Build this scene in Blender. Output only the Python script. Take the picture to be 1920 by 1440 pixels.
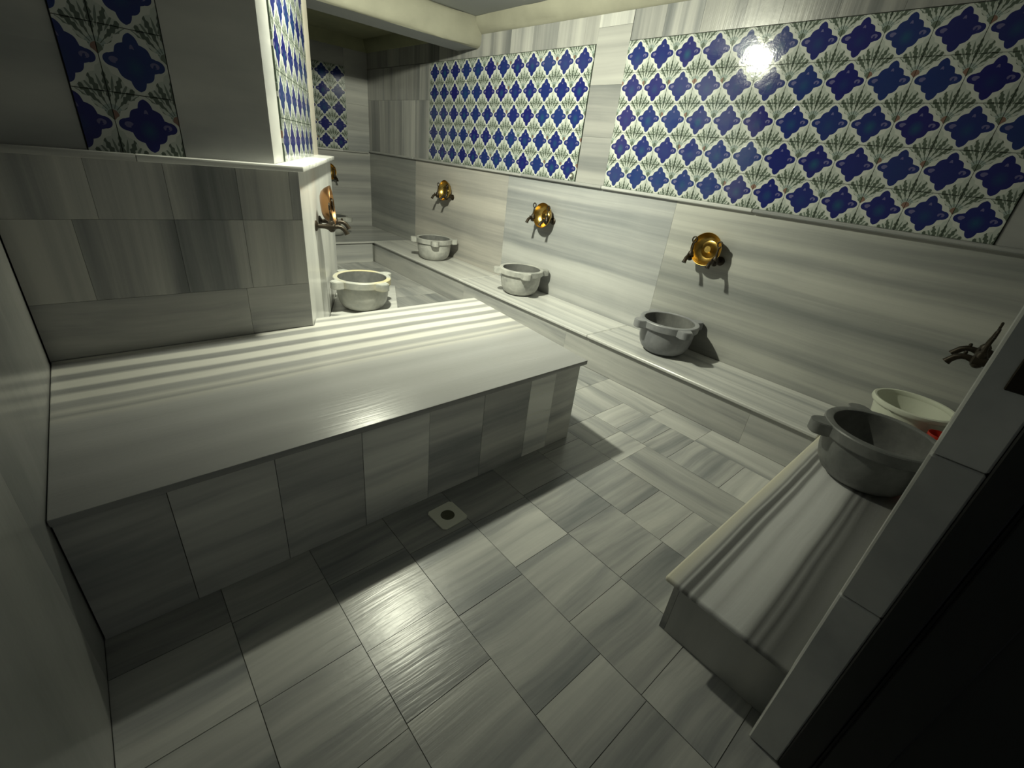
import bpy, bmesh, math, random
from mathutils import Vector, Matrix
random.seed(7)
D = bpy.data; SC = bpy.context.scene; COL = SC.collection
for o in list(D.objects): D.objects.remove(o, do_unlink=True)

# ------------------------------------------------------------ camera, world, exposure
F = 837.5
cam = D.cameras.new('camera'); cam.sensor_width = 36; cam.lens = F/1920*36; cam.clip_start = 0.02
co = D.objects.new('camera', cam); COL.objects.link(co)
R = [[0.7511421736, -0.6515506074, 0.1061472610],
     [-0.2245536352, -0.4033904332, -0.8870466861],
     [0.6207745967, 0.6424624225, -0.4493116242]]
mw = Matrix(((R[0][0], -R[1][0], -R[2][0], -3.2362), (R[0][1], -R[1][1], -R[2][1], 0.0),
             (R[0][2], -R[1][2], -R[2][2], 1.4379), (0, 0, 0, 1)))
co.matrix_world = mw
SC.camera = co
w = D.worlds.new('world'); SC.world = w; w.use_nodes = True
w.node_tree.nodes['Background'].inputs[0].default_value = (0.55, 0.6, 0.62, 1)
w.node_tree.nodes['Background'].inputs[1].default_value = 0.10
SC.view_settings.view_transform = 'Standard'; SC.view_settings.look = 'None'
SC.view_settings.gamma = 1; SC.view_settings.use_curve_mapping = False
SC.view_settings.exposure = 0.0
LAMP = (-1.95, 2.472, 2.53); LAMP_R = 0.065; LAMP_W = 118.0; LAMP_AIM = (1.2, 0.85, -1.6)  # lamp tilt added so light weakens towards the view's edges

# ------------------------------------------------------------ node expression helper
class S:
    """wraps a socket (or a number) so that shader maths can be written as Python"""
    nt = None
    def __init__(s, v): s.v = v
    @staticmethod
    def op(name, *a, clamp=False):
        n = S.nt.nodes.new('ShaderNodeMath'); n.operation = name; n.use_clamp = clamp
        for i, q in enumerate(a):
            q = q.v if isinstance(q, S) else q
            if isinstance(q, (int, float)): n.inputs[i].default_value = q
            else: S.nt.links.new(q, n.inputs[i])
        return S(n.outputs[0])
    def __add__(s, o): return S.op('ADD', s, o)
    __radd__ = __add__
    def __sub__(s, o): return S.op('SUBTRACT', s, o)
    def __rsub__(s, o): return S.op('SUBTRACT', o, s)
    def __mul__(s, o): return S.op('MULTIPLY', s, o)
    __rmul__ = __mul__
    def __truediv__(s, o): return S.op('DIVIDE', s, o)
    def abs(s): return S.op('ABSOLUTE', s)
    def lt(s, o): return S.op('LESS_THAN', s, o)
    def gt(s, o): return S.op('GREATER_THAN', s, o)
    def mx(s, o): return S.op('MAXIMUM', s, o)
    def mn(s, o): return S.op('MINIMUM', s, o)
    def sin(s): return S.op('SINE', s)
    def sin_shift(s): return S.op('COSINE', s)
    def frac(s): return S.op('FRACT', s)
    def sqrt(s): return S.op('SQRT', s)

def new_mat(name):
    m = D.materials.new(name); m.use_nodes = True
    nt = m.node_tree; S.nt = nt
    b = nt.nodes['Principled BSDF']
    return m, nt, b
def mixc(nt, f, a, b):
    n = nt.nodes.new('ShaderNodeMix'); n.data_type = 'RGBA'
    for i, q in ((0, f), (6, a), (7, b)):
        q = q.v if isinstance(q, S) else q
        if isinstance(q, (int, float)): n.inputs[i].default_value = q
        elif isinstance(q, tuple): n.inputs[i].default_value = (*q[:3], 1)
        else: nt.links.new(q, n.inputs[i])
    return n.outputs[2]
def ramp(nt, fac, stops, interp='LINEAR'):
    r = nt.nodes.new('ShaderNodeValToRGB'); cr = r.color_ramp; cr.interpolation = interp
    while len(cr.elements) > 1: cr.elements.remove(cr.elements[-1])
    cr.elements[0].position = stops[0][0]; cr.elements[0].color = (*stops[0][1], 1)
    for p, c in stops[1:]:
        e = cr.elements.new(p); e.color = (*c, 1)
    nt.links.new(fac.v if isinstance(fac, S) else fac, r.inputs[0])
    return r.outputs[0]
def coords(nt, rnd=37.0):
    tc = nt.nodes.new('ShaderNodeTexCoord'); oi = nt.nodes.new('ShaderNodeObjectInfo')
    vm = nt.nodes.new('ShaderNodeVectorMath'); vm.operation = 'SCALE'; vm.inputs[0].default_value = (1, 0.7, 1.3)
    mu = nt.nodes.new('ShaderNodeMath'); mu.operation = 'MULTIPLY'; mu.inputs[1].default_value = rnd
    nt.links.new(oi.outputs['Random'], mu.inputs[0]); nt.links.new(mu.outputs[0], vm.inputs['Scale'])
    ad = nt.nodes.new('ShaderNodeVectorMath'); ad.operation = 'ADD'
    nt.links.new(tc.outputs['Object'], ad.inputs[0]); nt.links.new(vm.outputs[0], ad.inputs[1])
    return tc, oi, ad.outputs[0]
def noise(nt, vec, scale, detail=3, rough=0.5, sc=(1, 1, 1), dist=0.0):
    mp = nt.nodes.new('ShaderNodeMapping'); mp.inputs['Scale'].default_value = sc
    nt.links.new(vec, mp.inputs[0])
    n = nt.nodes.new('ShaderNodeTexNoise'); n.inputs['Scale'].default_value = scale
    n.inputs['Detail'].default_value = detail; n.inputs['Roughness'].default_value = rough
    n.inputs['Distortion'].default_value = dist
    nt.links.new(mp.outputs[0], n.inputs['Vector'])
    return S(n.outputs[0])

K = 0.92
DARK = (0.20*K, 0.21*K, 0.215*K); MID = (0.375*K, 0.38*K, 0.375*K); LIGHT = (0.56*K, 0.56*K, 0.535*K)
def marble(name, axis='X', freq=9.0, contrast=1.0, rough=0.28, along=0.45, bands=None, bump=0.02, wet=0.0, drift=0.12):
    """striped grey-white marble: veins run along one local axis; every piece gets its own cut of the stone"""
    m, nt, b = new_mat(name)
    tc, oi, vec = coords(nt)
    sc = {'X': (along, freq, freq), 'Y': (freq, along, freq), 'Z': (freq, freq, along)}[axis]
    warp = noise(nt, vec, 1.1, 2)
    # warp the coordinates a little so the bands drift
    vm = nt.nodes.new('ShaderNodeVectorMath'); vm.operation = 'SCALE'; vm.inputs[0].default_value = (drift, drift, drift)
    nt.links.new(warp.v, vm.inputs['Scale'])
    ad = nt.nodes.new('ShaderNodeVectorMath'); ad.operation = 'ADD'
    nt.links.new(vec, ad.inputs[0]); nt.links.new(vm.outputs[0], ad.inputs[1])
    wv = ad.outputs[0]
    big = noise(nt, wv, 0.55, 2, 0.5, sc)
    med = noise(nt, wv, 1.5, 3, 0.55, sc)
    fine = noise(nt, wv, 5.5, 3, 0.6, sc)
    soft = noise(nt, vec, 2.3, 4, 0.55)
    val = (big - 0.5) * 1.5 + (med - 0.5) * 1.1 + (fine - 0.5) * 0.35 + (soft - 0.5) * 0.28
    tone = S(oi.outputs['Random'])
    val = val * contrast + ((tone * 7.13).frac() - 0.5) * 0.16 + 0.56
    c = ramp(nt, val, [(0.0, DARK), (0.22, (0.27*K, 0.28*K, 0.285*K)), (0.45, MID), (0.62, (0.47*K, 0.47*K, 0.455*K)), (0.85, LIGHT), (1.0, (0.62*K, 0.615*K, 0.58*K))])
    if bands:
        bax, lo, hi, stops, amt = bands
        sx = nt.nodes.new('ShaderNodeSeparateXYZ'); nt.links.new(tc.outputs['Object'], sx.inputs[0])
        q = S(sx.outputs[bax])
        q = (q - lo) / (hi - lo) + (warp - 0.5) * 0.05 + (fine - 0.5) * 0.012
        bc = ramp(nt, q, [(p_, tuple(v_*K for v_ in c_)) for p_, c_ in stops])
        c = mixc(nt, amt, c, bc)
    mu = nt.nodes.new('ShaderNodeMix'); mu.data_type = 'RGBA'; mu.blend_type = 'MULTIPLY'; mu.inputs[0].default_value = 1
    nt.links.new(c, mu.inputs[6]); nt.links.new(oi.outputs['Color'], mu.inputs[7])
    nt.links.new(mu.outputs[2], b.inputs['Base Color'])
    ro = noise(nt, vec, 6, 4, 0.6)
    b.inputs['Roughness'].default_value = rough
    b.inputs['Specular IOR Level'].default_value = 0.5
    bp = nt.nodes.new('ShaderNodeBump'); bp.inputs['Strength'].default_value = 0.25; bp.inputs['Distance'].default_value = bump*0.2
    nt.links.new((ro + fine).v, bp.inputs['Height']); nt.links.new(bp.outputs[0], b.inputs['Normal'])
    return m

def plain(name, col, rough=0.5, metal=0.0, var=0.15, scale=8, spec=0.5, bump=0.0):
    m, nt, b = new_mat(name)
    tc, oi, vec = coords(nt)
    n = noise(nt, vec, scale, 5, 0.6)
    k = (n - 0.5) * 2 * var + 1
    c = nt.nodes.new('ShaderNodeVectorMath'); c.operation = 'SCALE'; c.inputs[0].default_value = col
    nt.links.new(k.v, c.inputs['Scale']); nt.links.new(c.outputs[0], b.inputs['Base Color'])
    nt.links.new((n * 0.25 + (rough - 0.12)).mx(0.03).v, b.inputs['Roughness'])
    b.inputs['Metallic'].default_value = metal; b.inputs['Specular IOR Level'].default_value = spec
    if bump:
        bp = nt.nodes.new('ShaderNodeBump'); bp.inputs['Strength'].default_value = 0.6; bp.inputs['Distance'].default_value = bump
        nt.links.new(n.v, bp.inputs['Height']); nt.links.new(bp.outputs[0], b.inputs['Normal'])
    return m

def tile_material():
    """glazed tile print: cobalt scalloped medallion in the middle, a quarter of a leafy medallion in every corner"""
    m, nt, b = new_mat('glazed_flower_tile')
    tc = nt.nodes.new('ShaderNodeTexCoord'); oi = nt.nodes.new('ShaderNodeObjectInfo')
    sx = nt.nodes.new('ShaderNodeSeparateXYZ'); nt.links.new(tc.outputs['Object'], sx.inputs[0])
    x = S(sx.outputs[0]) / 0.2; y = S(sx.outputs[2]) / 0.2
    rnd = S(oi.outputs['Random'])
    wob = noise(nt, tc.outputs['Object'], 40, 2)
    ax = x.abs(); ay = y.abs()
    def shape(px, py):
        """signed measure of the scalloped diamond with side lobes: below 0 is inside"""
        t = px / 0.47 - py / 0.50
        e = px / 0.47 + py / 0.50 - (t * 4.712).sin_shift().abs() * 0.125 - 0.825 - (wob - 0.5) * 0.04
        lx = (px - 0.335) / 0.118; ly = py / 0.100
        lobe = (lx * lx + ly * ly).sqrt() - 1
        return e.mn(lobe * 0.4)
    e1 = shape(ax, ay)
    blue = e1.lt(0.0); band = e1.lt(0.16)
    px = 0.5 - ax
    py = y + 0.5 - (y.gt(0.0)) * 1.0              # lower half of the tile shows the medallion's upper half
    e2 = shape(px, py.abs())
    inside = e2.lt(0.0)
    by = py + 0.36
    rr = (px * px + by * by).sqrt()
    th = S.op('ARCTAN2', px, by)
    al = 0.37
    tt = (th / al + 0.5).frac() - 0.5
    dd = tt.abs() * al * rr
    petal = ((rr - 0.20) * 6.4).sin().mx(0.0) * 0.045 * (rr.lt(0.69)) * (((rr * 62 + tt * 6).sin()) * 0.30 + 0.78)
    width = petal + 0.006
    stem = dd.lt(width) * rr.gt(0.10) * inside
    tt2 = (th / al).frac() - 0.5
    dd2 = tt2.abs() * al * rr
    small = dd2.lt(((rr - 0.30) * 9.5).sin().mx(0.0) * 0.020 * rr.lt(0.62)) * rr.gt(0.30) * inside
    base = rr.lt(0.085) * inside
    cup = rr.lt(0.17) * inside
    tx = ax / 0.036; ty = (y - 0.17) / 0.105
    tul = (tx * tx + ty * ty).lt(1.0)
    ux = (ax - 0.30) / 0.070; uy = (y - 0.005) / 0.050
    ros = (ux * ux + uy * uy).lt(1.0)
    fx = ax / 0.16; fy = (y + 0.07) / 0.19
    mid = (1 - (fx * fx + fy * fy).sqrt()).mx(0.0)
    white = (0.46, 0.475, 0.445)
    bl = mixc(nt, (rnd * 5.7).frac(), (0.012, 0.012, 0.105), (0.014, 0.030, 0.125))
    bl = mixc(nt, mid * ((rnd * 3.3).frac()) * 0.8, bl, (0.015, 0.085, 0.12))
    bl = mixc(nt, (tul + ros).mn(1.0) * (wob.gt(0.45)) * 0.6, bl, (0.17, 0.155, 0.27))
    ground = mixc(nt, inside * 0.8, white, (0.34, 0.37, 0.34))
    ground = mixc(nt, cup * 0.7, ground, (0.20, 0.26, 0.25))
    ground = mixc(nt, small * 0.85, ground, (0.08, 0.11, 0.085))
    ground = mixc(nt, stem * 0.92, ground, (0.05, 0.07, 0.05))
    ground = mixc(nt, base * 0.8, ground, mixc(nt, (rnd * 9.1).frac().gt(0.75), (0.07, 0.09, 0.06), (0.16, 0.06, 0.035)))
    c = mixc(nt, band * (1 - blue), ground, white)
    c = mixc(nt, blue, c, bl)
    nt.links.new(c, b.inputs['Base Color'])
    gz = noise(nt, tc.outputs['Object'], 55, 3)
    g2 = noise(nt, tc.outputs['Object'], 9, 2)
    b.inputs['Roughness'].default_value = 0.085
    bp = nt.nodes.new('ShaderNodeBump'); bp.inputs['Strength'].default_value = 0.5; bp.inputs['Distance'].default_value = 0.0016
    nt.links.new((gz * 0.35 + g2 + blue * 0.05).v, bp.inputs['Height']); nt.links.new(bp.outputs[0], b.inputs['Normal'])
    return m

WHITE = (0.60, 0.60, 0.57); GR = (0.33, 0.335, 0.34)
def gs(v, warm=0.0): return (v*(1+warm*.02), v, v*(1-warm*.07))
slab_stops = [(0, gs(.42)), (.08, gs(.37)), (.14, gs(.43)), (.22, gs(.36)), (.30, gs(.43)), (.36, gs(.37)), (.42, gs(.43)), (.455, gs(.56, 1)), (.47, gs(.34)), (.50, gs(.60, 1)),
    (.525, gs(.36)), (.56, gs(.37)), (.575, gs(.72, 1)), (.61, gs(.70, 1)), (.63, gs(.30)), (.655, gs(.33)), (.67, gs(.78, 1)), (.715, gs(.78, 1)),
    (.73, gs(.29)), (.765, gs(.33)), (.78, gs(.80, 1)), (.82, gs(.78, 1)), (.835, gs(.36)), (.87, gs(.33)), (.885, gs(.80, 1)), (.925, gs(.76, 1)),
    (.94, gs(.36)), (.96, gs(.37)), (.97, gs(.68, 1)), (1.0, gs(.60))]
near_stops = [(0, gs(.36, 1)), (.12, gs(.30, 1)), (.22, gs(.24)), (.30, gs(.15)), (.34, gs(.26)), (.37, gs(.11)), (.40, gs(.34)), (.43, gs(.13)), (.46, gs(.50)), (.50, gs(.74)), (.60, gs(.78)),
    (.66, gs(.60)), (.70, gs(.74)), (.75, gs(.72)), (.775, gs(.22)), (.80, gs(.26)), (.815, gs(.66)), (.835, gs(.12)), (.87, gs(.14)), (.885, gs(.56)), (.90, gs(.22)), (.925, gs(.60, 1)), (1.0, gs(.78, 3))]
M = dict(
    mx=marble('marble_veins_across', 'X', 9, 1.0, wet=0.12),
    my=marble('marble_veins_lengthwise', 'Y', 9, 1.0, wet=0.12),
    mz=marble('marble_veins_upright', 'Z', 10, 1.15, along=.25, drift=.04),
    soft=marble('marble_cloudy', 'X', 3.0, 0.55, along=0.9),
    softz=marble('marble_cloudy_upright', 'Z', 5.0, 0.5, along=0.9),
    bench=marble('marble_bench_fine_veins', 'X', 16, 0.8, along=.16, drift=0.03),
    wallx=marble('marble_wall_veins', 'X', 8.0, 0.80, rough=0.33, along=0.2, drift=0.045),
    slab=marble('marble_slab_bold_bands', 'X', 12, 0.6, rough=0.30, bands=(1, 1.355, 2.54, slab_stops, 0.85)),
    nearb=marble('marble_bench_bold_bands', 'X', 12, 0.6, rough=0.30, bands=(1, -0.12, 0.36, near_stops, 0.92)),
    floor=marble('marble_floor_tile', 'X', 10, 1.05, rough=0.26, wet=0.14),
    gloss=marble('marble_wall_polished', 'Z', 2.5, 0.45, rough=0.20, along=0.8),
    grout=plain('grout', (0.16, 0.165, 0.15), 0.8),
    plaster=plain('cream_plaster', (0.24, 0.235, 0.185), 0.75, var=0.22, scale=5, bump=0.004),
    paint=plain('grey_ceiling_paint', (0.31, 0.32, 0.325), 0.8, var=0.06, scale=3),
    mould=plain('stained_ceiling_paint', (0.20, 0.205, 0.12), 0.85, var=0.45, scale=3),
    tile=tile_material(),
    brass=plain('polished_brass', (0.43, 0.29, 0.085), 0.29, 1.0, var=0.12, scale=14),
    copper=plain('coppery_brass', (0.30, 0.165, 0.075), 0.34, 1.0, var=0.15, scale=14),
    bronze=plain('dark_bronze', (0.035, 0.027, 0.018), 0.45, 0.6, var=0.4, scale=30),
    chrome=plain('worn_chrome', (0.55, 0.53, 0.48), 0.25, 1.0),
    bucket=plain('white_plastic', (0.60, 0.62, 0.52), 0.35, var=0.05),
    red=plain('red_plastic', (0.45, 0.03, 0.015), 0.35, var=0.08),
    black=plain('black_paint', (0.012, 0.013, 0.012), 0.45, var=0.2),
    drainp=plain('pale_drain_plate', (0.88, 0.88, 0.76), 0.4, var=0.03, scale=20),
    hole=plain('drain_pipe_inside', (0.12, 0.12, 0.075), 0.7, var=0.3),
    rim_grey=plain('grey_rubber', (0.09, 0.095, 0.08), 0.5),
    cap=plain('white_cap', (0.62, 0.63, 0.55), 0.35, var=0.05),
)
def basin_marble(name, c1, c2, stain=None):
    m, nt, b = new_mat(name); tc, oi, vec = coords(nt)
    n = noise(nt, vec, 5, 5, 0.6, dist=0.6); f = noise(nt, vec, 34, 3)
    c = ramp(nt, n + (f - 0.5) * 0.25, [(0.3, c1), (0.65, c2)])
    if stain:
        s = noise(nt, vec, 2.6, 3)
        c = mixc(nt, ((s - 0.52) * 6).mx(0).mn(1) * 0.85, c, stain)
    nt.links.new(c, b.inputs['Base Color']); b.inputs['Roughness'].default_value = 0.42
    bp = nt.nodes.new('ShaderNodeBump'); bp.inputs['Strength'].default_value = 0.4; bp.inputs['Distance'].default_value = 0.003
    nt.links.new(f.v, bp.inputs['Height']); nt.links.new(bp.outputs[0], b.inputs['Normal'])
    return m
M['b_light'] = basin_marble('basin_marble_pale', (0.24, 0.245, 0.235), (0.46, 0.46, 0.43))
M['b_blue'] = basin_marble('basin_marble_blue_grey', (0.17, 0.175, 0.19), (0.26, 0.265, 0.275))
M['b_dark'] = basin_marble('basin_marble_dark', (0.11, 0.115, 0.115), (0.20, 0.205, 0.20))
M['b_inner'] = basin_marble('basin_marble_darker_inside', (0.09, 0.093, 0.092), (0.17, 0.172, 0.165))  # darker marble tone for the inside of the basins
M['b_yellow'] = basin_marble('basin_marble_stained', (0.28, 0.29, 0.28), (0.46, 0.46, 0.42), (0.50, 0.44, 0.25))

# ------------------------------------------------------------ mesh helpers
def link(name, me, mat=None, parent=None, loc=(0, 0, 0), rz=0.0):
    o = D.objects.new(name, me)
    if mat and me and not me.materials: me.materials.append(mat)
    COL.objects.link(o); o.location = loc; o.rotation_euler = (0, 0, rz)
    if parent: o.parent = parent
    return o
def mesh_of(bm, name, smooth=False):
    me = D.meshes.new(name); bmesh.ops.recalc_face_normals(bm, faces=bm.faces)
    bm.to_mesh(me); bm.free()
    if smooth:
        for p in me.polygons: p.use_smooth = True
        try: me.set_sharp_from_angle(angle=math.radians(38))
        except Exception: pass
    return me
def box_me(name, sx, sy, sz, bev=0.0):
    bm = bmesh.new(); bmesh.ops.create_cube(bm, size=1)
    for v in bm.verts: v.co = Vector((v.co.x*sx, v.co.y*sy, v.co.z*sz))
    if bev: bmesh.ops.bevel(bm, geom=list(bm.edges), offset=bev, segments=1, affect='EDGES')
    return mesh_of(bm, name)
def box(name, lo, hi, mat, parent=None, bev=0.0, tint=None, frame=None):
    """box between two corners; the mesh is centred on its own origin"""
    sx, sy, sz = (hi[i]-lo[i] for i in range(3))
    me = box_me(name, sx, sy, sz, bev)
    c = Vector(((lo[0]+hi[0])/2, (lo[1]+hi[1])/2, (lo[2]+hi[2])/2))
    rz = 0
    if frame:
        org, rz = frame
        c = Vector(org) + Matrix.Rotation(rz, 3, 'Z') @ c
    o = link(name, me, mat, parent, c, rz)
    if tint is not None:
        t = (tint, tint, tint) if isinstance(tint, (int, float)) else tint
        o.color = (*t, 1)
    return o
def prism(name, pts, z0, z1, mat, parent=None, bev=0.0, tint=None, segs=2):
    bm = bmesh.new()
    f = bm.faces.new([bm.verts.new((x, y, z0)) for x, y in pts])
    r = bmesh.ops.extrude_face_region(bm, geom=[f])
    for v in r['geom']:
        if isinstance(v, bmesh.types.BMVert): v.co.z = z1
    if bev: bmesh.ops.bevel(bm, geom=list(bm.edges), offset=bev, segments=segs, affect='EDGES', profile=0.5)
    o = link(name, mesh_of(bm, name, bev > 0), mat, parent)
    if tint is not None: o.color = (tint, tint, tint, 1)
    return o
def struct(name, mat=None):
    o = D.objects.new(name, None); COL.objects.link(o); o['kind'] = 'structure'; return o
def thing(name, label, cat, loc=(0, 0, 0), rz=0.0, group=None):
    o = D.objects.new(name, None); COL.objects.link(o); o.location = loc; o.rotation_euler = (0, 0, rz)
    o.empty_display_size = 0.1
    o['label'] = label; o['category'] = cat
    if group: o['group'] = group
    return o
def tag(o, label, cat, group=None):
    o['label'] = label; o['category'] = cat
    if group: o['group'] = group
    return o
def lathe(name, prof, mat, parent=None, seg=48, loc=(0, 0, 0), close=False):
    bm = bmesh.new(); rings = []
    for r, z in prof:
        if r < 1e-5: rings.append([bm.verts.new((0, 0, z))]); continue
        rings.append([bm.verts.new((r*math.cos(2*math.pi*k/seg), r*math.sin(2*math.pi*k/seg), z)) for k in range(seg)])
    pairs = list(zip(rings, rings[1:])) + ([(rings[-1], rings[0])] if close else [])
    for a, b in pairs:
        for k in range(seg):
            k2 = (k+1) % seg
            if len(a) == 1 and len(b) == 1: continue
            if len(a) == 1: bm.faces.new((a[0], b[k], b[k2]))
            elif len(b) == 1: bm.faces.new((a[k], b[0], a[k2]))
            else: bm.faces.new((a[k], b[k], b[k2], a[k2]))
    return link(name, mesh_of(bm, name, True), mat, parent, loc)
def tube_bm(bm, pts, rad, seg=12, closed=False):
    pts = [Vector(p) for p in pts]; n = len(pts); rings = []
    rads = rad if isinstance(rad, (list, tuple)) else [rad]*n
    up = Vector((0.13, 0.21, 0.97)).normalized()
    for i, p in enumerate(pts):
        if closed: t = pts[(i+1) % n] - pts[i-1]
        else: t = pts[min(i+1, n-1)] - pts[max(i-1, 0)]
        t.normalize(); a = t.cross(up)
        if a.length < 0.05: a = t.cross(Vector((1, 0, 0)))
        a.normalize(); b = t.cross(a)
        rings.append([bm.verts.new(p + (a*math.cos(2*math.pi*k/seg) + b*math.sin(2*math.pi*k/seg))*rads[i]) for k in range(seg)])
    m = n if closed else n-1
    for i in range(m):
        A, B = rings[i], rings[(i+1) % n]
        for k in range(seg): bm.faces.new((A[k], A[(k+1) % seg], B[(k+1) % seg], B[k]))
    if not closed:
        bm.faces.new(rings[0]); bm.faces.new(rings[-1])

# ------------------------------------------------------------ tiles
_tm = {}
def tile_mesh(half=False):
    if half not in _tm:
        g = 0.0003; bm = bmesh.new()
        x0 = (0.0 if half else -0.1) + g; x1 = 0.1 - g
        v = [bm.verts.new(p) for p in ((x0, 0, -0.1+g), (x1, 0, -0.1+g), (x1, 0, 0.1-g), (x0, 0, 0.1-g))]
        i = 0.0009
        u = [bm.verts.new(p) for p in ((x0+i, -0.008, -0.1+g+i), (x1-i, -0.008, -0.1+g+i), (x1-i, -0.008, 0.1-g-i), (x0+i, -0.008, 0.1-g-i))]
        bm.faces.new(u); bm.faces.new(v)
        for k in range(4): bm.faces.new((v[k], v[(k+1) % 4], u[(k+1) % 4], u[k]))
        me = mesh_of(bm, 'ceramic_tile'); me.materials.append(M['tile']); _tm[half] = me
    return _tm[half]
def tile_panel(parent, frame, x0, z0, cols, rows, th=0.195, half_left=False, tw=0.2):
    org, rz = frame; Rm = Matrix.Rotation(rz, 3, 'Z')
    def put(x, z, half=False):
        o = link('ceramic_tile', tile_mesh(half), None, parent, Vector(org) + Rm @ Vector((x, random.uniform(-.0006, .0006), z)), rz)
        o.rotation_euler = (random.uniform(-.0022, .0022), random.uniform(-.001, .001), rz + random.uniform(-.0022, .0022))
        o.scale = (tw/0.2, 1, th/0.2)
    for r in range(rows):
        for c in range(cols): put(x0 + (c+.5)*tw, z0 + (r+.5)*th)
        if half_left: put(x0 - tw*0.0, z0 + (r+.5)*th, True) if False else put(x0 - tw/2 - 0.0 + 0.0, z0 + (r+.5)*th, True)

def panels(parent, frame, xs, z0, z1, mat, thick=0.02, y0=0.0, tints=None, gap=0.0012, name='marble_panel'):
    for i in range(len(xs)-1):
        t = tints[i % len(tints)] if tints else random.uniform(.93, 1.05)
        j = random.uniform(0, .0007)
        box(name, (xs[i]+gap/2, y0+j, z0+gap/2), (xs[i+1]-gap/2, y0+thick, z1-gap/2), mat, parent, tint=t, frame=frame)

# ------------------------------------------------------------ key dimensions (metres)
HB = 0.269; ZL0, ZL1 = 1.287, 1.311; CEIL = 2.60
YB = 6.88; XL = -3.50; YN = -0.12; ZCO = 2.47
FR = ((0, 0, 0), -math.pi/2)          # right wall: local x runs towards the camera
FBK = ((0, YB, 0), 0.0)               # back wall

# ------------------------------------------------------------ floor
floor = struct('floor')
bed = box('floor_bed', (XL-.05, -1.2, -.08), (.05, YB+.05, -.004), M['grout'], floor)
def ftile(x0, x1, y0, y1, lengthwise=False, tint=None):
    g = 0.0022
    lo = (x0+g/2, y0+g/2, -.03); hi = (x1-g/2, y1-g/2, random.uniform(-.0006, .0004))
    o = box('floor_tile', lo, hi, M['my' if lengthwise else 'floor'], floor, tint=tint if tint else random.uniform(.84, 1.10))
    o.rotation_euler = (random.uniform(-.002, .002), random.uniform(-.002, .002), 0)
xcols = [XL, -3.193, -2.895, -2.592, -2.290, -1.980, -1.665, -1.360, -1.065, -.742, -.515]
joints = {0: [.60, .92, 1.22], 1: [-.02, .30, .60, .90, 1.21], 2: [-.08, .24, .612, .866, 1.17], 3: [-.1, .22, .403, .795, 1.13],
          4: [.0, .240, .545, .835, 1.12], 5: [-.06, .24, .552, .838, 1.131], 6: [-.1, .2, .570, .762, 1.08, 1.32], 7: [.29, 1.035, 1.23, 1.44],
          8: [.30, .586, .900, 1.068, 1.262, 1.445], 9: [.30, .90, 1.235, 1.75]}
for i in range(10):
    ys = [-1.1, -.75, -.42] + joints[i]
    ys = sorted(set(ys))
    last = ys[-1]
    while last < YB-.4: last += .305; ys.append(last)
    if ys[-1] < YB: ys.append(YB)
    for a, b in zip(ys, ys[1:]):
        if b - a < .03: continue
        if i < 6 and 1.45 < a and b < 2.3: continue       # under the platform
        lw = (i == 7 and abs(a-.29) < .01) or i == 9 or (i == 8 and a > 1.4) or (i == 7 and a > 1.2)
        ftile(xcols[i], xcols[i+1], a, b, lw, tint={True: .86}.get(i == 7 and lw))
# ------------------------------------------------------------ right wall (long wall with the taps)
wr = struct('wall_right')
box('wall_core', (0.02, YN-.3, -.05), (.14, YB+.15, 2.75), M['grout'], wr)
panels(wr, FR, [-YB, -5.575, -3.75, -1.85, .12], HB-.02, ZL0, M['wallx'], tints=[(.72, .73, .72), (.98, .94, .90), (.93, .94, .96), (.88, .88, .85)])
panels(wr, FR, [-5.75, -5.0, -3.75, -2.2, -.71, -.36], 0, HB-.02, M['wallx'])
Y1, Y2, TH = 5.264, 2.543, .195; ZT = ZL1 + 5*TH
tile_panel(wr, FR, -Y1, ZL1, 12, 5, TH); tile_panel(wr, FR, -Y2, ZL1, 12, 5, TH)
panels(wr, FR, [-YB, -6.55, -6.24, -5.93, -5.60, -Y1-.003], ZL1, 1.93, M['mz'], tints=[.62, .76, .70, .84, .74])
panels(wr, FR, [-YB, -6.70, -6.40, -6.09, -5.78, -5.5, -Y1-.003], 1.93, ZT, M['mz'], tints=[.64, .72, .62, .70])
panels(wr, FR, [-YB, -6.6, -6.3, -6.0, -5.7, -5.4, -5.1, -4.8, -4.5, -4.2, -3.9, -3.6, -3.3, -3.0, -Y1+12*.2+.004], ZT+.004, CEIL, M['mz'], tints=[.62, .56, .68, .6])
panels(wr, FR, [-Y1+2.403, -Y2-.003], ZL1, 1.66, M['wallx'], tints=[.66])
panels(wr, FR, [-Y1+2.403, -Y2-.003], 1.66, 2.02, M['wallx'], tints=[.60])
panels(wr, FR, [-Y1+2.403, -Y2-.003], 2.02, 2.39, M['wallx'], tints=[.64])
panels(wr, FR, [-Y1+2.403, -Y2-.003], 2.39, CEIL, M['mz'], tints=[.85])
panels(wr, FR, [-Y2, -2.28, -2.0, -1.72, -1.5, -1.2, -.9, -.6, -.3, 0, .12], ZT+.004, CEIL, M['mz'], tints=[.6, .72, .56, .64, .5, .55])
panels(wr, FR, [-Y2+2.403, .12], ZL1, ZT, M['soft'], tints=[.85])
for a, b, t in ((-YB+.03, -5.6, .92), (-5.6, -4.45, .78), (-4.45, -3.55, .95), (-3.55, -2.55, .82), (-2.55, -1.294, 1.22), (-1.294, .1, .84)):
    box('ledge_strip', (a+.001, -.03, ZL0), (b-.001, .018, ZL1), M['bench'], wr, bev=.006, tint=t, frame=FR)
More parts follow.
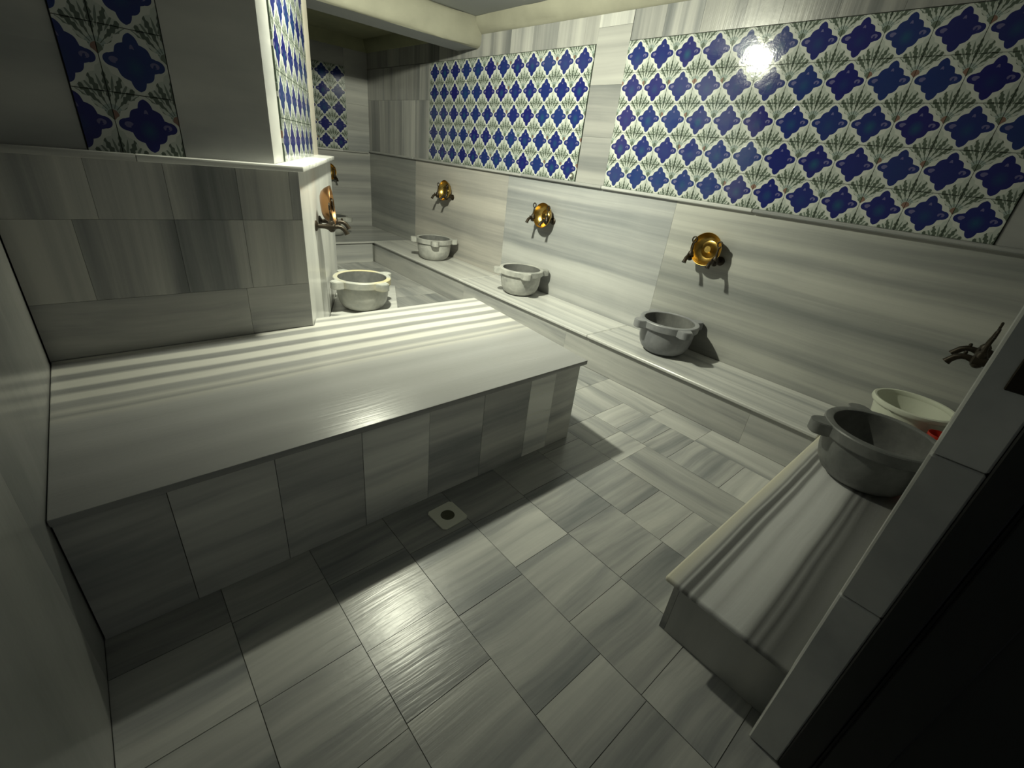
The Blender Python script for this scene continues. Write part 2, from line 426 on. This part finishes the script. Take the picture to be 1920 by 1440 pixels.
# ------------------------------------------------------------ back wall of the alcove
wb = struct('wall_back')
box('wall_core', (XL-.1, YB+.02, -.05), (.02, YB+.14, 2.75), M['grout'], wb)
panels(wb, FBK, [-2.9, -2.0, -1.1, 0.0], HB-.02, .80, M['wallx'], tints=[.78, .8, .8])
panels(wb, FBK, [-2.9, -1.9, -1.0, 0.0], .80, ZL0, M['wallx'], tints=[.78, .82])
panels(wb, FBK, [-2.9, -2.0, -.95, -.32+.0], ZT-.03, CEIL, M['soft'], tints=[.72, .75])
panels(wb, FBK, [-.32, 0.0], ZL1-.03, 1.55, M['wallx'], tints=[1.0]); panels(wb, FBK, [-.32, 0.0], 1.55, 1.86, M['wallx'], tints=[.9])
panels(wb, FBK, [-.32, 0.0], 1.86, 2.17, M['wallx'], tints=[.98]); panels(wb, FBK, [-.32, 0.0], 2.17, CEIL, M['soft'], tints=[.75])
tile_panel(wb, FBK, -.32-.6, ZL1-.02, 3, 5, TH)
panels(wb, FBK, [-2.9, -1.9, -.925], ZL1-.03, ZT-.03, M['softz'])
for a, b, t in ((-2.9, -1.2, .9), (-1.2, -.40, 1.15), (-.40, -.03, .8)):
    box('ledge_strip', (a+.001, -.03, ZL0-.02), (b-.001, .018, ZL1-.02), M['bench'], wb, bev=.006, tint=t, frame=FBK)
# ------------------------------------------------------------ left wall
wl = struct('wall_left')
box('wall_core', (XL-.14, -1.1, -.05), (XL-.02, YB+.1, 2.75), M['grout'], wl)
FL = ((XL, 0, 0), math.pi/2)
panels(wl, FL, [-1.1, .36, 1.22, 2.40], 0, 1.27, M['gloss'], tints=[.95, 1.0, .97])
panels(wl, FL, [-1.1, .0, 1.22, 2.40], 1.27, CEIL, M['gloss'])
panels(wl, FL, [4.5, 5.7, YB], 0, CEIL, M['softz'])
# ------------------------------------------------------------ near wall beside the doorway
wn = struct('wall_near'); XJ = -2.13
box('wall_core', (XJ+.02, YN-.14, -.05), (.02, YN-.02, 2.75), M['grout'], wn)
FN = ((0, YN, 0), math.pi)
panels(wn, FN, [0.0, .7, 1.4, -XJ-.02], 0, 1.27, M['softz']); panels(wn, FN, [0.0, .7, 1.4, -XJ-.02], 1.27, CEIL, M['softz'])
box('lintel', (XL-.02, YN-.14, 2.15), (XJ+.02, YN, CEIL), M['soft'], wn)
# door jamb lined with marble and a black door leaf swung outwards
dj = struct('door_1')
for z0, z1, t in ((0, .62, 1.5), (.62, 1.02, 1.35), (1.02, 1.62, 1.6), (1.62, 2.15, 1.5)):
    box('jamb_lining', (XJ, -.108, z0+.001), (XJ+.10, -.026, z1-.001), M['soft'], dj, bev=.004, tint=t)
box('door_frame', (XJ-.004, -.165, 0), (XJ+.05, -.109, 2.15), M['black'], dj, bev=.003)
leaf = box('door_leaf', (XJ+.012, -1.05, .02), (XJ+.045, -.168, 2.12), M['black'], dj, bev=.002)
for y0, y1 in ((-.265, -.175), (-1.045, -.95)): box('door_stile', (XJ+.002, y0, .02), (XJ+.012, y1, 2.12), M['black'], dj, bev=.003)
for z0, z1 in ((.02, .16), (1.0, 1.12), (2.0, 2.12)): box('door_rail', (XJ+.002, -.95, z0), (XJ+.012, -.265, z1), M['black'], dj, bev=.003)
box('hinge_plate', (XJ-.003, -.100, 1.175), (XJ+.002, -.060, 1.235), M['bronze'], dj, bev=.002)
# ------------------------------------------------------------ wedge-shaped pier
A64 = math.radians(64); DX, DY = math.cos(A64), math.sin(A64)
wp = struct('wall_pier')
Bl = (-2.455, 2.435); Bu = (-2.549, 2.460)
def along(B, s, off=0.0): return (B[0]+DX*s+DY*off, B[1]+DY*s-DX*off)
sh = .02
low = [(XL, Bl[1]+sh), (Bl[0]-.02, Bl[1]+sh), along(Bl, 1.70, -sh), (-1.95, 4.36), (XL, 4.36)]
prism('pier_core', low, 0, 1.27, M['grout'], wp)
upp = [(XL, Bu[1]+sh), (Bu[0]-.02, Bu[1]+sh), along(Bu, 1.77, -sh), (-2.0, 4.36), (XL, 4.36)]
prism('pier_core', upp, 1.27, CEIL, M['grout'], wp)
FPl = ((0, Bl[1], 0), 0.0); FPu = ((0, Bu[1], 0), 0.0)
FDl = ((Bl[0], Bl[1], 0), A64); FDu = ((Bu[0], Bu[1], 0), A64)
panels(wp, FPl, [XL, -3.22, -2.98, -2.72, -2.5, Bl[0]], 1.052, 1.27, M['mz'], tints=[.85, .92, .84, .9, .95])
panels(wp, FPl, [XL, -3.3, -2.98, -2.72, Bl[0]], .735, 1.052, M['mz'], tints=[.86, .9, .94, .9])
panels(wp, FPl, [XL, -2.75, Bl[0]], .50, .735, M['mx'], tints=[.86, .9])
panels(wp, FPl, [XL, -2.75, Bl[0]], .0, .50, M['mx'], tints=[.86, .9])
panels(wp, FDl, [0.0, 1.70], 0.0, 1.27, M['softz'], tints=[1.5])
# upper front face: strip of tiles between plain marble
xl, xr = -3.0925-.10, -2.89
box('marble_panel', (XL+.001, 0, 1.296), (-3.196, .02, 1.62), M['soft'], wp, tint=.9, frame=FPu)
box('marble_panel', (XL+.001, 0, 1.62), (-3.196, .02, CEIL), M['soft'], wp, tint=.95, frame=FPu)
tile_panel(wp, FPu, -3.092, 1.292, 1, 6, .205)
for r in range(6):
    o = link('ceramic_tile', tile_mesh(True), None, wp, (-3.192, Bu[1], 1.292+.205*(r+.5))); o.scale = (1, 1, 1.025)
box('marble_panel', (-3.195, 0, 1.292+1.232), (-2.89, .02, CEIL), M['soft'], wp, frame=FPu)
box('marble_panel', (-2.889, 0, 1.296), (Bu[0], .02, 1.92), M['soft'], wp, tint=.96, frame=FPu)
box('marble_panel', (-2.889, 0, 1.92), (Bu[0], .02, CEIL), M['soft'], wp, tint=.92, frame=FPu)
# upper slanting face
box('marble_panel', (.0, 0, 1.296), (.249, .02, CEIL), M['soft'], wp, tint=1.05, frame=FDu)
tile_panel(wp, FDu, .25, 1.292, 6, 5, .2)
box('marble_panel', (.25, 0, 2.294), (1.45, .02, CEIL), M['soft'], wp, frame=FDu)
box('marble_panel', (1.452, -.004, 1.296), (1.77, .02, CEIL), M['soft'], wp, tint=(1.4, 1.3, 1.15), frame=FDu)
# ledge capping the lower block
nose = .03
def ledge_poly(x_from, x_to): return [(x_from, Bl[1]-nose), (x_to, Bl[1]-nose), (x_to, Bu[1]+.0), (x_from, Bu[1]+.0)]
prism('ledge_strip', ledge_poly(XL+.001, -3.06), 1.271, 1.296, M['bench'], wp, .004, .8)
cn = along(Bl, -.0, nose); cor = (Bl[0]+.016, Bl[1]-nose)
prism('ledge_strip', [(-3.059, Bl[1]-nose), cor, along(Bl, 1.73, nose), along(Bu, 1.79, -.0), (Bu[0], Bu[1]), (-3.059, Bu[1])], 1.271, 1.296, M['bench'], wp, .004, 1.5)
# ------------------------------------------------------------ ceiling, beam, cove mouldings
ce = struct('ceiling')
box('ceiling_board', (XL-.1, YN-.14, CEIL), (.1, 4.45, CEIL+.08), M['paint'], ce)
box('ceiling_board', (XL-.1, 4.75, CEIL), (.1, YB+.1, CEIL+.08), M['mould'], ce)
def extr(name, prof, p0, p1, mat, parent, n=30, amp=.004):
    """sweep a 2-D profile (out, z) along a straight line with hand-trowelled unevenness; 'out' points to the left of the direction"""
    p0, p1 = Vector(p0), Vector(p1); d = (p1-p0); L = d.length; d.normalize(); o_ = Vector((-d.y, d.x, 0))
    bm = bmesh.new(); rings = []; ph = random.uniform(0, 9)
    for i in range(n+1):
        t = L*i/n
        rings.append([bm.verts.new(p0 + d*t + o_*(a + amp*math.sin(t*5.1+k*1.3+ph)) + Vector((0, 0, z + amp*math.sin(t*7.3+k+ph)))) for k, (a, z) in enumerate(prof)])
    m = len(prof)
    for A, B in zip(rings, rings[1:]):
        for k in range(m): bm.faces.new((A[k], A[(k+1) % m], B[(k+1) % m], B[k]))
    bm.faces.new(rings[0]); bm.faces.new(rings[-1])
    return link(name, mesh_of(bm, name, True), mat, parent)
beam = struct('trim_1')
box('beam_core', (XL, 4.40, 2.362), (.02, 4.75, CEIL+.01), M['paint'], beam)
arc = [(math.sin(a)*1.0, math.cos(a)) for a in [math.radians(q) for q in range(0, 181, 20)]]
# rounded plaster face of the beam (bulges towards the room)
pr = [(-.02, 2.61)] + [(.045*math.sin(math.radians(q))**.8 + .0, 2.585 - .225*(1-math.cos(math.radians(q)))/2) for q in range(10, 175, 20)] + [(-.02, 2.356)]
def swept(name, prof, x0, x1, y, sgn, mat, parent, axis='x', n=40, amp=.005):
    bm = bmesh.new(); rings = []; ph = random.uniform(0, 9)
    for i in range(n+1):
        t = x0 + (x1-x0)*i/n
        ring = []
        for k, (a, z) in enumerate(prof):
            da = amp*math.sin(t*5.3+k*.9+ph)*(1 if a > 0.01 else 0); dz = amp*math.sin(t*8.1+k*.7+ph)*(1 if a > 0.01 else 0)
            q = y + sgn*(a+da)
            ring.append(bm.verts.new((t, q, z+dz) if axis == 'x' else (q, t, z+dz)))
        rings.append(ring)
    m = len(prof)
    for A, B in zip(rings, rings[1:]):
        for k in range(m): bm.faces.new((A[k], A[(k+1) % m], B[(k+1) % m], B[k]))
    bm.faces.new(rings[0]); bm.faces.new(rings[-1])
    return link(name, mesh_of(bm, name, True), mat, parent)
prof_beam = [(0, 2.60)] + [(.012 + .038*math.sin(math.radians(q)), 2.48 + .12*math.cos(math.radians(q))) for q in range(0, 181, 20)] + [(0, 2.357)]
swept('beam_moulding', prof_beam, XL, .0, 4.40, -1, M['plaster'], beam)
cove = struct('trim_2')
prof_cove = [(0, 2.602), (.075, 2.602), (.070, 2.575), (.055, 2.535), (.035, 2.505), (.018, 2.485), (.006, 2.473), (0, 2.47)]
swept('cove_moulding', prof_cove, YN, 4.36, 0.0, -1, M['plaster'], cove, 'y')
cove2 = struct('trim_3')
swept('cove_moulding', prof_cove, XL, 0.0, YB, -1, M['mould'], cove2)
swept('cove_moulding', prof_cove, 4.75, YB, 0.0, -1, M['mould'], cove2, 'y')

# ------------------------------------------------------------ platform in the middle
pf = thing('marble_platform', 'broad raised marble platform with boldly banded top filling the room\'s left', 'platform', (0, 0, 0))
top = [(XL+.002, 1.350), (-1.378, 1.350), (-1.268, 2.54), (along(Bl, .117, .002)[0], 2.54), (Bl[0]+.003, Bl[1]-.003), (XL+.002, Bl[1]-.003)]
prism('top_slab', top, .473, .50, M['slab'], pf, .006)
prism('core', [(XL+.004, 1.39), (-1.44, 1.39), (-1.33, 2.49), (-2.395, 2.49), (-2.452, 2.431), (XL+.004, 2.43)], .0, .473, M['grout'], pf)
xs = [XL+.003, -3.256, -2.964, -2.661, -2.365, -2.073, -1.78, -1.60, -1.412]
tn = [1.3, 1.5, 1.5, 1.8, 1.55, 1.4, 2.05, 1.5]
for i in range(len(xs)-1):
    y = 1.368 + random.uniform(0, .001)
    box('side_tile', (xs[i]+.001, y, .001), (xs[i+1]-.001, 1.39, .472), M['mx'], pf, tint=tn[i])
FE = ((-1.414, 1.368, 0), math.atan2(1.17, .112))
for a, b in ((.0, .30), (.30, .60), (.60, .90), (.90, 1.15)):
    box('side_tile', (a+.001, 0, .001), (b-.001, .02, .472), M['mx'], pf, frame=FE)
# ------------------------------------------------------------ benches
bl = thing('marble_bench', 'long low marble bench running along the right wall under the taps', 'bench', (-.27, 3, 0))
def bench_part(parent, name, lo, hi, mat, bev=0.0, tint=None):
    o = box(name, lo, hi, mat, parent, bev, tint); o.location = Vector(o.location) - Vector(parent.location); return o
for a, b, t in ((.362, 2.02, 1.2), (2.02, 3.75, 1.28), (3.75, 5.715, 1.1)):
    o = bench_part(bl, 'seat_slab', (-.537, a+.0005, HB-.024), (-.001, b-.0005, HB), M['nearb'] if False else M['bench'], .006, t)
    me = o.data; me.transform(Matrix.Rotation(math.pi/2, 4, 'Z')); o.rotation_euler = (0, 0, -math.pi/2)
for a, b, t in ((.3635, .725, .95), (.725, 2.25, .86), (2.25, 3.7, .9), (3.7, 5.74, .86)):
    o = bench_part(bl, 'front_panel', (-.515, a+.0005, .001), (-.495, b-.0005, HB-.025), M['mx'], 0, t)
    o.data.transform(Matrix.Rotation(math.pi/2, 4, 'Z')); o.rotation_euler = (0, 0, -math.pi/2)
bench_part(bl, 'core', (-.495, .363, .001), (-.021, 5.74, HB-.025), M['grout'])
bn = thing('marble_bench', 'short marble bench with boldly striped seat beside the doorway, near right', 'bench', (-1.0, .12, 0))
o = prism('seat_slab', [(-2.082, YN), (-2.082, .362), (-.001, .362), (-.001, YN)], HB-.024, HB, M['nearb'], bn, .010, None, 3); o.location = (1.0, -.12, 0)
bench_part(bn, 'front_panel', (-2.036, .318, .001), (-.52, .338, HB-.029), M['mx'], 0, .9)
bench_part(bn, 'end_panel', (-2.036, YN, .001), (-2.016, .317, HB-.029), M['softz'], 0, 1.15)
bench_part(bn, 'core', (-2.015, YN, .001), (-.02, .317, HB-.029), M['grout'])
bb = thing('marble_bench', 'deep marble bench across the end of the far alcove', 'bench', (-1.7, 6.3, 0))
bench_part(bb, 'seat_slab', (XL+.001, 5.717, HB-.024), (-.001, YB, HB), M['bench'], .006, .95)
bench_part(bb, 'front_panel', (XL+.001, 5.745, .001), (-.54, 5.765, HB-.025), M['wallx'], 0, .95)
bench_part(bb, 'core', (XL+.001, 5.766, .001), (-.02, YB-.001, HB-.025), M['grout'])
bp_ = thing('marble_bench', 'narrow marble bench against the slanting pier behind the platform', 'bench', (0, 0, 0))
q0, q1 = along(Bl, .24, .001), along(Bl, 1.70, .001); q2, q3 = along(Bl, 1.70, .49), along(Bl, .45, .49)
def cut(d): return [(q0[0], 2.56), q1, along(Bl, 1.70-d, .49-d), (along(Bl, .45, .49-d)[0]-.03, 2.56)]
prism('seat_slab', [along(Bl, .145, .002), along(Bl, 1.70, .002), along(Bl, 1.70, .49), along(Bl, .40, .49), ], HB-.024, HB, M['bench'], bp_, .005, 1.1)
prism('base', [along(Bl, .145, .003), along(Bl, 1.68, .003), along(Bl, 1.68, .465), along(Bl, .41, .465)], 0.001, HB-.025, M['softz'], bp_, 0, 1.1)

# ------------------------------------------------------------ marble basins
def make_basin(label, loc, rz, mat, s=1.0, lugs=(0, 90, 180, 270)):
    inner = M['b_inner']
    t = thing('marble_basin', label, 'basin', loc, rz, 'round marble basins standing on the benches')
    out = [(0, 0), (.085, 0), (.105, .006), (.135, .03), (.162, .065), (.180, .105), (.188, .145), (.190, .188)]
    lathe('bowl', [(0, .0), (.100, 0), (.128, .006), (.156, .028), (.176, .062), (.187, .105), (.191, .150), (.192, .19),
                   (.187, .192), (.183, .188)], mat, t, 56)
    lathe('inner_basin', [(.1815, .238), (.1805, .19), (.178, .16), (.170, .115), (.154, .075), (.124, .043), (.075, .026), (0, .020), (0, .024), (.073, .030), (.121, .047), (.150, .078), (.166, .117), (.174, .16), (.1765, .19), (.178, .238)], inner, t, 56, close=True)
    lathe('rim', [(.188, .190), (.205, .190), (.211, .196), (.212, .238), (.208, .243), (.186, .245), (.179, .241), (.182, .19), (.186, .186)], mat, t, 56, close=True)
    for a in lugs:
        bm = bmesh.new(); n = 7
        # rounded block running out from the rim
        prof = []
        for k in range(n+1):
            q = math.radians(-90 + 180*k/n)
            prof.append((.250 + .022*math.cos(q), .038*math.sin(q)))
        pts = [(.204, -.050), (.236, -.040)] + prof + [(.236, .040), (.204, .050)]
        lo = [bm.verts.new((x, y, .186)) for x, y in pts]; hi = [bm.verts.new((x, y, .240)) for x, y in pts]
        bm.faces.new(lo); bm.faces.new(hi)
        for k in range(len(pts)):
            k2 = (k+1) % len(pts); bm.faces.new((lo[k], lo[k2], hi[k2], hi[k]))
        bmesh.ops.bevel(bm, geom=[e for e in bm.edges if abs(e.verts[0].co.z-e.verts[1].co.z) < 1e-4], offset=.004, segments=2, affect='EDGES')
        bm.transform(Matrix.Rotation(math.radians(a), 4, 'Z'))
        link('lug', mesh_of(bm, 'lug', True), mat, t)
    t.scale = (s, s, s)
    return t
make_basin('blue-grey marble basin with four lugs on the long bench, nearest to the camera', (-.246, 1.531, HB), math.radians(150), M['b_blue'])
make_basin('pale grey marble basin in the middle of the long bench', (-.262, 3.135, HB), math.radians(150), M['b_light'])
make_basin('marble basin on the long bench, farthest along under the tile panel', (-.290, 4.64, HB), math.radians(150), M['b_light'])
make_basin('marble basin with yellow-stained rim behind the platform, beside the pier', (-1.793, 3.27, HB), math.radians(15), M['b_yellow'])
make_basin('small distant marble basin on the bench at the alcove\'s end', (-.86, 6.25, HB), math.radians(45), M['b_light'])
make_basin('large dark marble basin on the short bench beside the doorway', (-.80, .115, HB), math.radians(124), M['b_dark'], 1.07, (0, 270))

# ------------------------------------------------------------ taps and brass bowls
def make_tap_proto():
    t = thing('wall_tap', 'x', 'tap')
    me = {}
    def part(name, fn, mat):
        bm = bmesh.new(); fn(bm); return link(name, mesh_of(bm, name, True), mat, t)
    def fl(bm): tube_bm(bm, [(0, 0, 0), (.006, 0, 0), (.010, 0, 0), (.016, 0, 0)], [.030, .031, .026, .015], 24)
    def body(bm):
        tube_bm(bm, [(.012, 0, 0), (.05, 0, 0), (.07, 0, 0), (.085, 0, 0), (.105, 0, .0), (.112, 0, .0)], [.013, .013, .019, .024, .022, .015], 16)
        tube_bm(bm, [(.09, 0, -.030), (.09, 0, -.022), (.09, 0, .0), (.09, 0, .026), (.09, 0, .036)], [.010, .019, .021, .019, .012], 16)
    def spout(bm):
        tube_bm(bm, [(.105, 0, -.002), (.125, 0, .002), (.142, 0, .0), (.158, 0, -.010), (.170, 0, -.026), (.176, 0, -.038)], [.014, .012, .012, .013, .013, .016], 14)
        tube_bm(bm, [(.136, 0, .006), (.136, 0, .018), (.136, 0, .025)], [.005, .007, .004], 10)
    def handle(bm):
        tube_bm(bm, [(.09, 0, .03), (.09, 0, .055), (.088, 0, .075), (.086, 0, .096)], [.011, .0075, .006, .0055], 12)
        c = Vector((.085, 0, .114)); ring = [c + Vector((0, .016*math.cos(q), .019*math.sin(q))) for q in [2*math.pi*k/20 for k in range(20)]]
        tube_bm(bm, ring, .005, 8, True)
    part('flange', fl, M['bronze']); part('body', body, M['bronze']); part('spout', spout, M['bronze']); part('handle', handle, M['bronze'])
    return t
tap0 = make_tap_proto(); used = [False]
def put_tap(loc, rz, label, group):
    if not used[0]: r = tap0; used[0] = True
    else:
        r = tap0.copy(); COL.objects.link(r)
        for ch in tap0.children:
            c = ch.copy(); COL.objects.link(c); c.parent = r
    r.location = loc; r.rotation_euler = (0, 0, rz); r['label'] = label; r['group'] = group
    return r
GT = 'bronze wall taps with ring handles'
st = [('nearest of the wall-hung brass bowls on the right wall', 1.505, 1.494, 1.012), ('middle brass bowl on the right wall', 3.155, 3.125, .985), ('farthest brass bowl on the right wall', 4.82, 4.78, 1.01)]
for i, (nm, y, yb, zb) in enumerate(st):
    which = ('nearest', 'middle', 'farthest')[i]
    put_tap((0, y-.098, .95), math.pi, 'dark bronze tap right of the %s brass bowl on the long wall' % which, GT)
    put_tap((0, y+.098, .95), math.pi + .12, 'dark bronze tap left of the %s brass bowl on the long wall' % which, GT)
bmu = [(0, .030), (.022, .030), (.028, .024), (.034, .016), (.05, .004), (.06, .001), (.078, .010), (.094, .028), (.104, .048), (.108, .060), (.110, .0605), (.1105, .058), (.106, .046), (.096, .025), (.080, .006), (.06, -.003), (.048, -.001), (.03, .010), (.02, .018), (0, .020)]
bowl0 = lathe('brass_bowl', bmu, M['brass'], None, 48)
first = [True]
def put_bowl(loc, rz, tilt, label, mat=None):
    if first[0]: o = bowl0; first[0] = False
    else: o = bowl0.copy(); COL.objects.link(o)
    if mat: o.data = o.data.copy(); o.data.materials.clear(); o.data.materials.append(mat)
    o.matrix_world = Matrix.Translation(loc) @ Matrix.Rotation(rz, 4, 'Z') @ Matrix.Rotation(math.radians(90)-tilt, 4, 'Y')
    tag(o, label, 'bowl', 'brass bathing bowls hung at the taps'); return o
for i, (nm, y, yb, zb) in enumerate(st):
    which = ('nearest and roundest-looking', 'middle', 'farthest')[i]
    put_bowl((-.034, yb, zb), math.pi, math.radians(6), 'shiny brass bowl between two taps on the long wall, the %s of three' % which)
# pair on the slanting pier
AO = A64 - math.pi/2
for s, nm in ((.46, 'near'), (.66, 'far')):
    q = along(Bl, s, 0); put_tap((q[0], q[1], .955), AO, 'bronze tap on the slanting pier, the %s one of its pair under the coppery bowl' % nm, GT)
q = along(Bl, .56, .035); put_bowl((q[0], q[1], 1.06), AO, math.radians(5), 'coppery bowl seen edge-on against the lit slanting face of the pier', M['copper'])
# pair on the alcove's end wall
for x, nm in ((-.75, 'left'), (-.57, 'right')):
    put_tap((x, YB, .93), -math.pi/2, 'distant bronze tap on the alcove end wall, %s of its bowl' % nm, GT)
put_bowl((-.655, YB-.034, 1.0), -math.pi/2, math.radians(5), 'distant brass bowl on the alcove end wall, half hidden by the pier')
# pair on the near wall beside the doorway
for x, nm in ((-.70, 'nearer to'), (-.52, 'farther from')):
    put_tap((x, YN, .915), math.pi/2, 'dark tap on the near wall above the large basin, %s the door jamb' % nm, GT)

# ------------------------------------------------------------ bucket, cup, drain, cap
bk = thing('plastic_bucket', 'white plastic bucket in the corner behind the large dark basin', 'bucket', (-.212, .086, HB))
lathe('body', [(0, 0), (.128, 0), (.134, .004), (.168, .225), (.166, .225), (.130, .008), (0, .006)], M['bucket'], bk, 48)
lathe('rim', [(.165, .222), (.180, .222), (.184, .230), (.182, .244), (.176, .248), (.166, .246), (.163, .236)], M['bucket'], bk, 48, close=True)
bm = bmesh.new(); tube_bm(bm, [(.172*math.cos(q), .172*math.sin(q), .225-.09*math.sin(q-2.6)) for q in [2.6 + math.pi*k/16 for k in range(17)]], .003, 8)
link('handle', mesh_of(bm, 'handle', True), M['bucket'], bk)
rc = thing('plastic_cup', 'red plastic cup partly hidden between dark basin, white bucket and door jamb', 'cup', (-.405, -.064, HB), math.radians(200))
lathe('body', [(0, 0), (.036, 0), (.040, .004), (.050, .205), (.048, .205), (.037, .008), (0, .006)], M['red'], rc, 32)
bm = bmesh.new(); tube_bm(bm, [(.046, 0, .155), (.075, 0, .15), (.078, 0, .09), (.043, 0, .065)], .006, 8); link('handle', mesh_of(bm, 'handle', True), M['red'], rc)

dr = thing('floor_drain', 'small square pale drain plate with round hole beside the platform', 'drain', (-2.353, 1.222, 0), math.radians(3))
bm = bmesh.new(); n = 32; hs = .066
inn = []; outv = []
for k in range(n):
    q = 2*math.pi*(k+.5)/n; c, s_ = math.cos(q), math.sin(q); m_ = hs/max(abs(c), abs(s_))
    inn.append((.031*c, .031*s_)); outv.append((m_*c, m_*s_))
for zz in (.0006, .006):
    pass
vi0 = [bm.verts.new((x, y, .006)) for x, y in inn]; vo0 = [bm.verts.new((x, y, .006)) for x, y in outv]
vi1 = [bm.verts.new((x, y, .0006)) for x, y in inn]; vo1 = [bm.verts.new((x, y, .0006)) for x, y in outv]
for k in range(n):
    j = (k+1) % n
    bm.faces.new((vi0[k], vi0[j], vo0[j], vo0[k])); bm.faces.new((vo0[k], vo0[j], vo1[j], vo1[k])); bm.faces.new((vi0[j], vi0[k], vi1[k], vi1[j])); bm.faces.new((vi1[k], vi1[j], vo1[j], vo1[k]))
link('plate', mesh_of(bm, 'plate'), M['drainp'], dr)
lathe('hole_cup', [(0, .0012), (.022, .0012), (.0305, .0052)], M['hole'], dr, 32)
cp = thing('hook_cap', 'round pale cap stuck on the lower right corner of the left tile panel', 'cap', (-.009, 2.905, 1.352), 0)
for nm_, pf_, mt_ in (('suction_ring', [(.013, .010), (.013, 0), (.025, 0), (.027, .004), (.022, .011)], M['rim_grey']), ('knob', [(0, 0), (.0125, 0), (.0125, .014), (.009, .022), (0, .024)], M['cap'])):
    c_ = lathe(nm_, pf_, mt_, cp, 24, close=(nm_ == 'suction_ring')); c_.rotation_euler = (0, -math.pi/2, 0)

# ------------------------------------------------------------ the lamp on the ceiling (above the picture's upper edge)
lp = thing('ceiling_lamp', 'round ceiling lamp with added tilt and shield above the platform, just out of the picture', 'lamp', LAMP)
m, nt, b = new_mat('lamp_glow'); nt.nodes.remove(b)
e = nt.nodes.new('ShaderNodeEmission'); e.inputs[0].default_value = (.985, 1.0, .78, 1)
e.inputs[1].default_value = LAMP_W/(math.pi**2*LAMP_R**2)
nt.links.new(e.outputs[0], nt.nodes['Material Output'].inputs[0])
aim = Vector(LAMP_AIM).to_track_quat('Z', 'Y')
g = lathe('lens', [(0, .004), (LAMP_R*.6, .003), (LAMP_R, 0)], m, lp, 32)
h = lathe('housing', [(LAMP_R+.001, .004), (LAMP_R+.012, .004), (LAMP_R+.012, -.02), (LAMP_R*.7, -.045), (0, -.05), (0, -.046), (LAMP_R*.68, -.04), (LAMP_R+.001, -.012)], M['cap'], lp, 32)
for q in (g, h): q.rotation_mode = 'QUATERNION'; q.rotation_quaternion = aim
bm = bmesh.new(); vs = []  # unseen blade added to dim the right wall and the tile panel's end
for k in range(13):
    q = math.radians(-46 - 70*k/12)
    vs.append([bm.verts.new((r_*math.cos(q), r_*math.sin(q), z_)) for r_, z_ in ((.088, .045), (.088, -.068), (.091, -.068), (.091, .045))])
for A, B in zip(vs, vs[1:]):
    for k in range(4): bm.faces.new((A[k], A[(k+1) % 4], B[(k+1) % 4], B[k]))
bm.faces.new(vs[0]); bm.faces.new(vs[-1])
link('added_light_shield', mesh_of(bm, 'added_light_shield', True), M['black'], lp)
bm = bmesh.new(); tube_bm(bm, [(-.02, -.015, .03), (-.02, -.015, .069)], .012, 12); link('bracket', mesh_of(bm, 'bracket', True), M['cap'], lp)
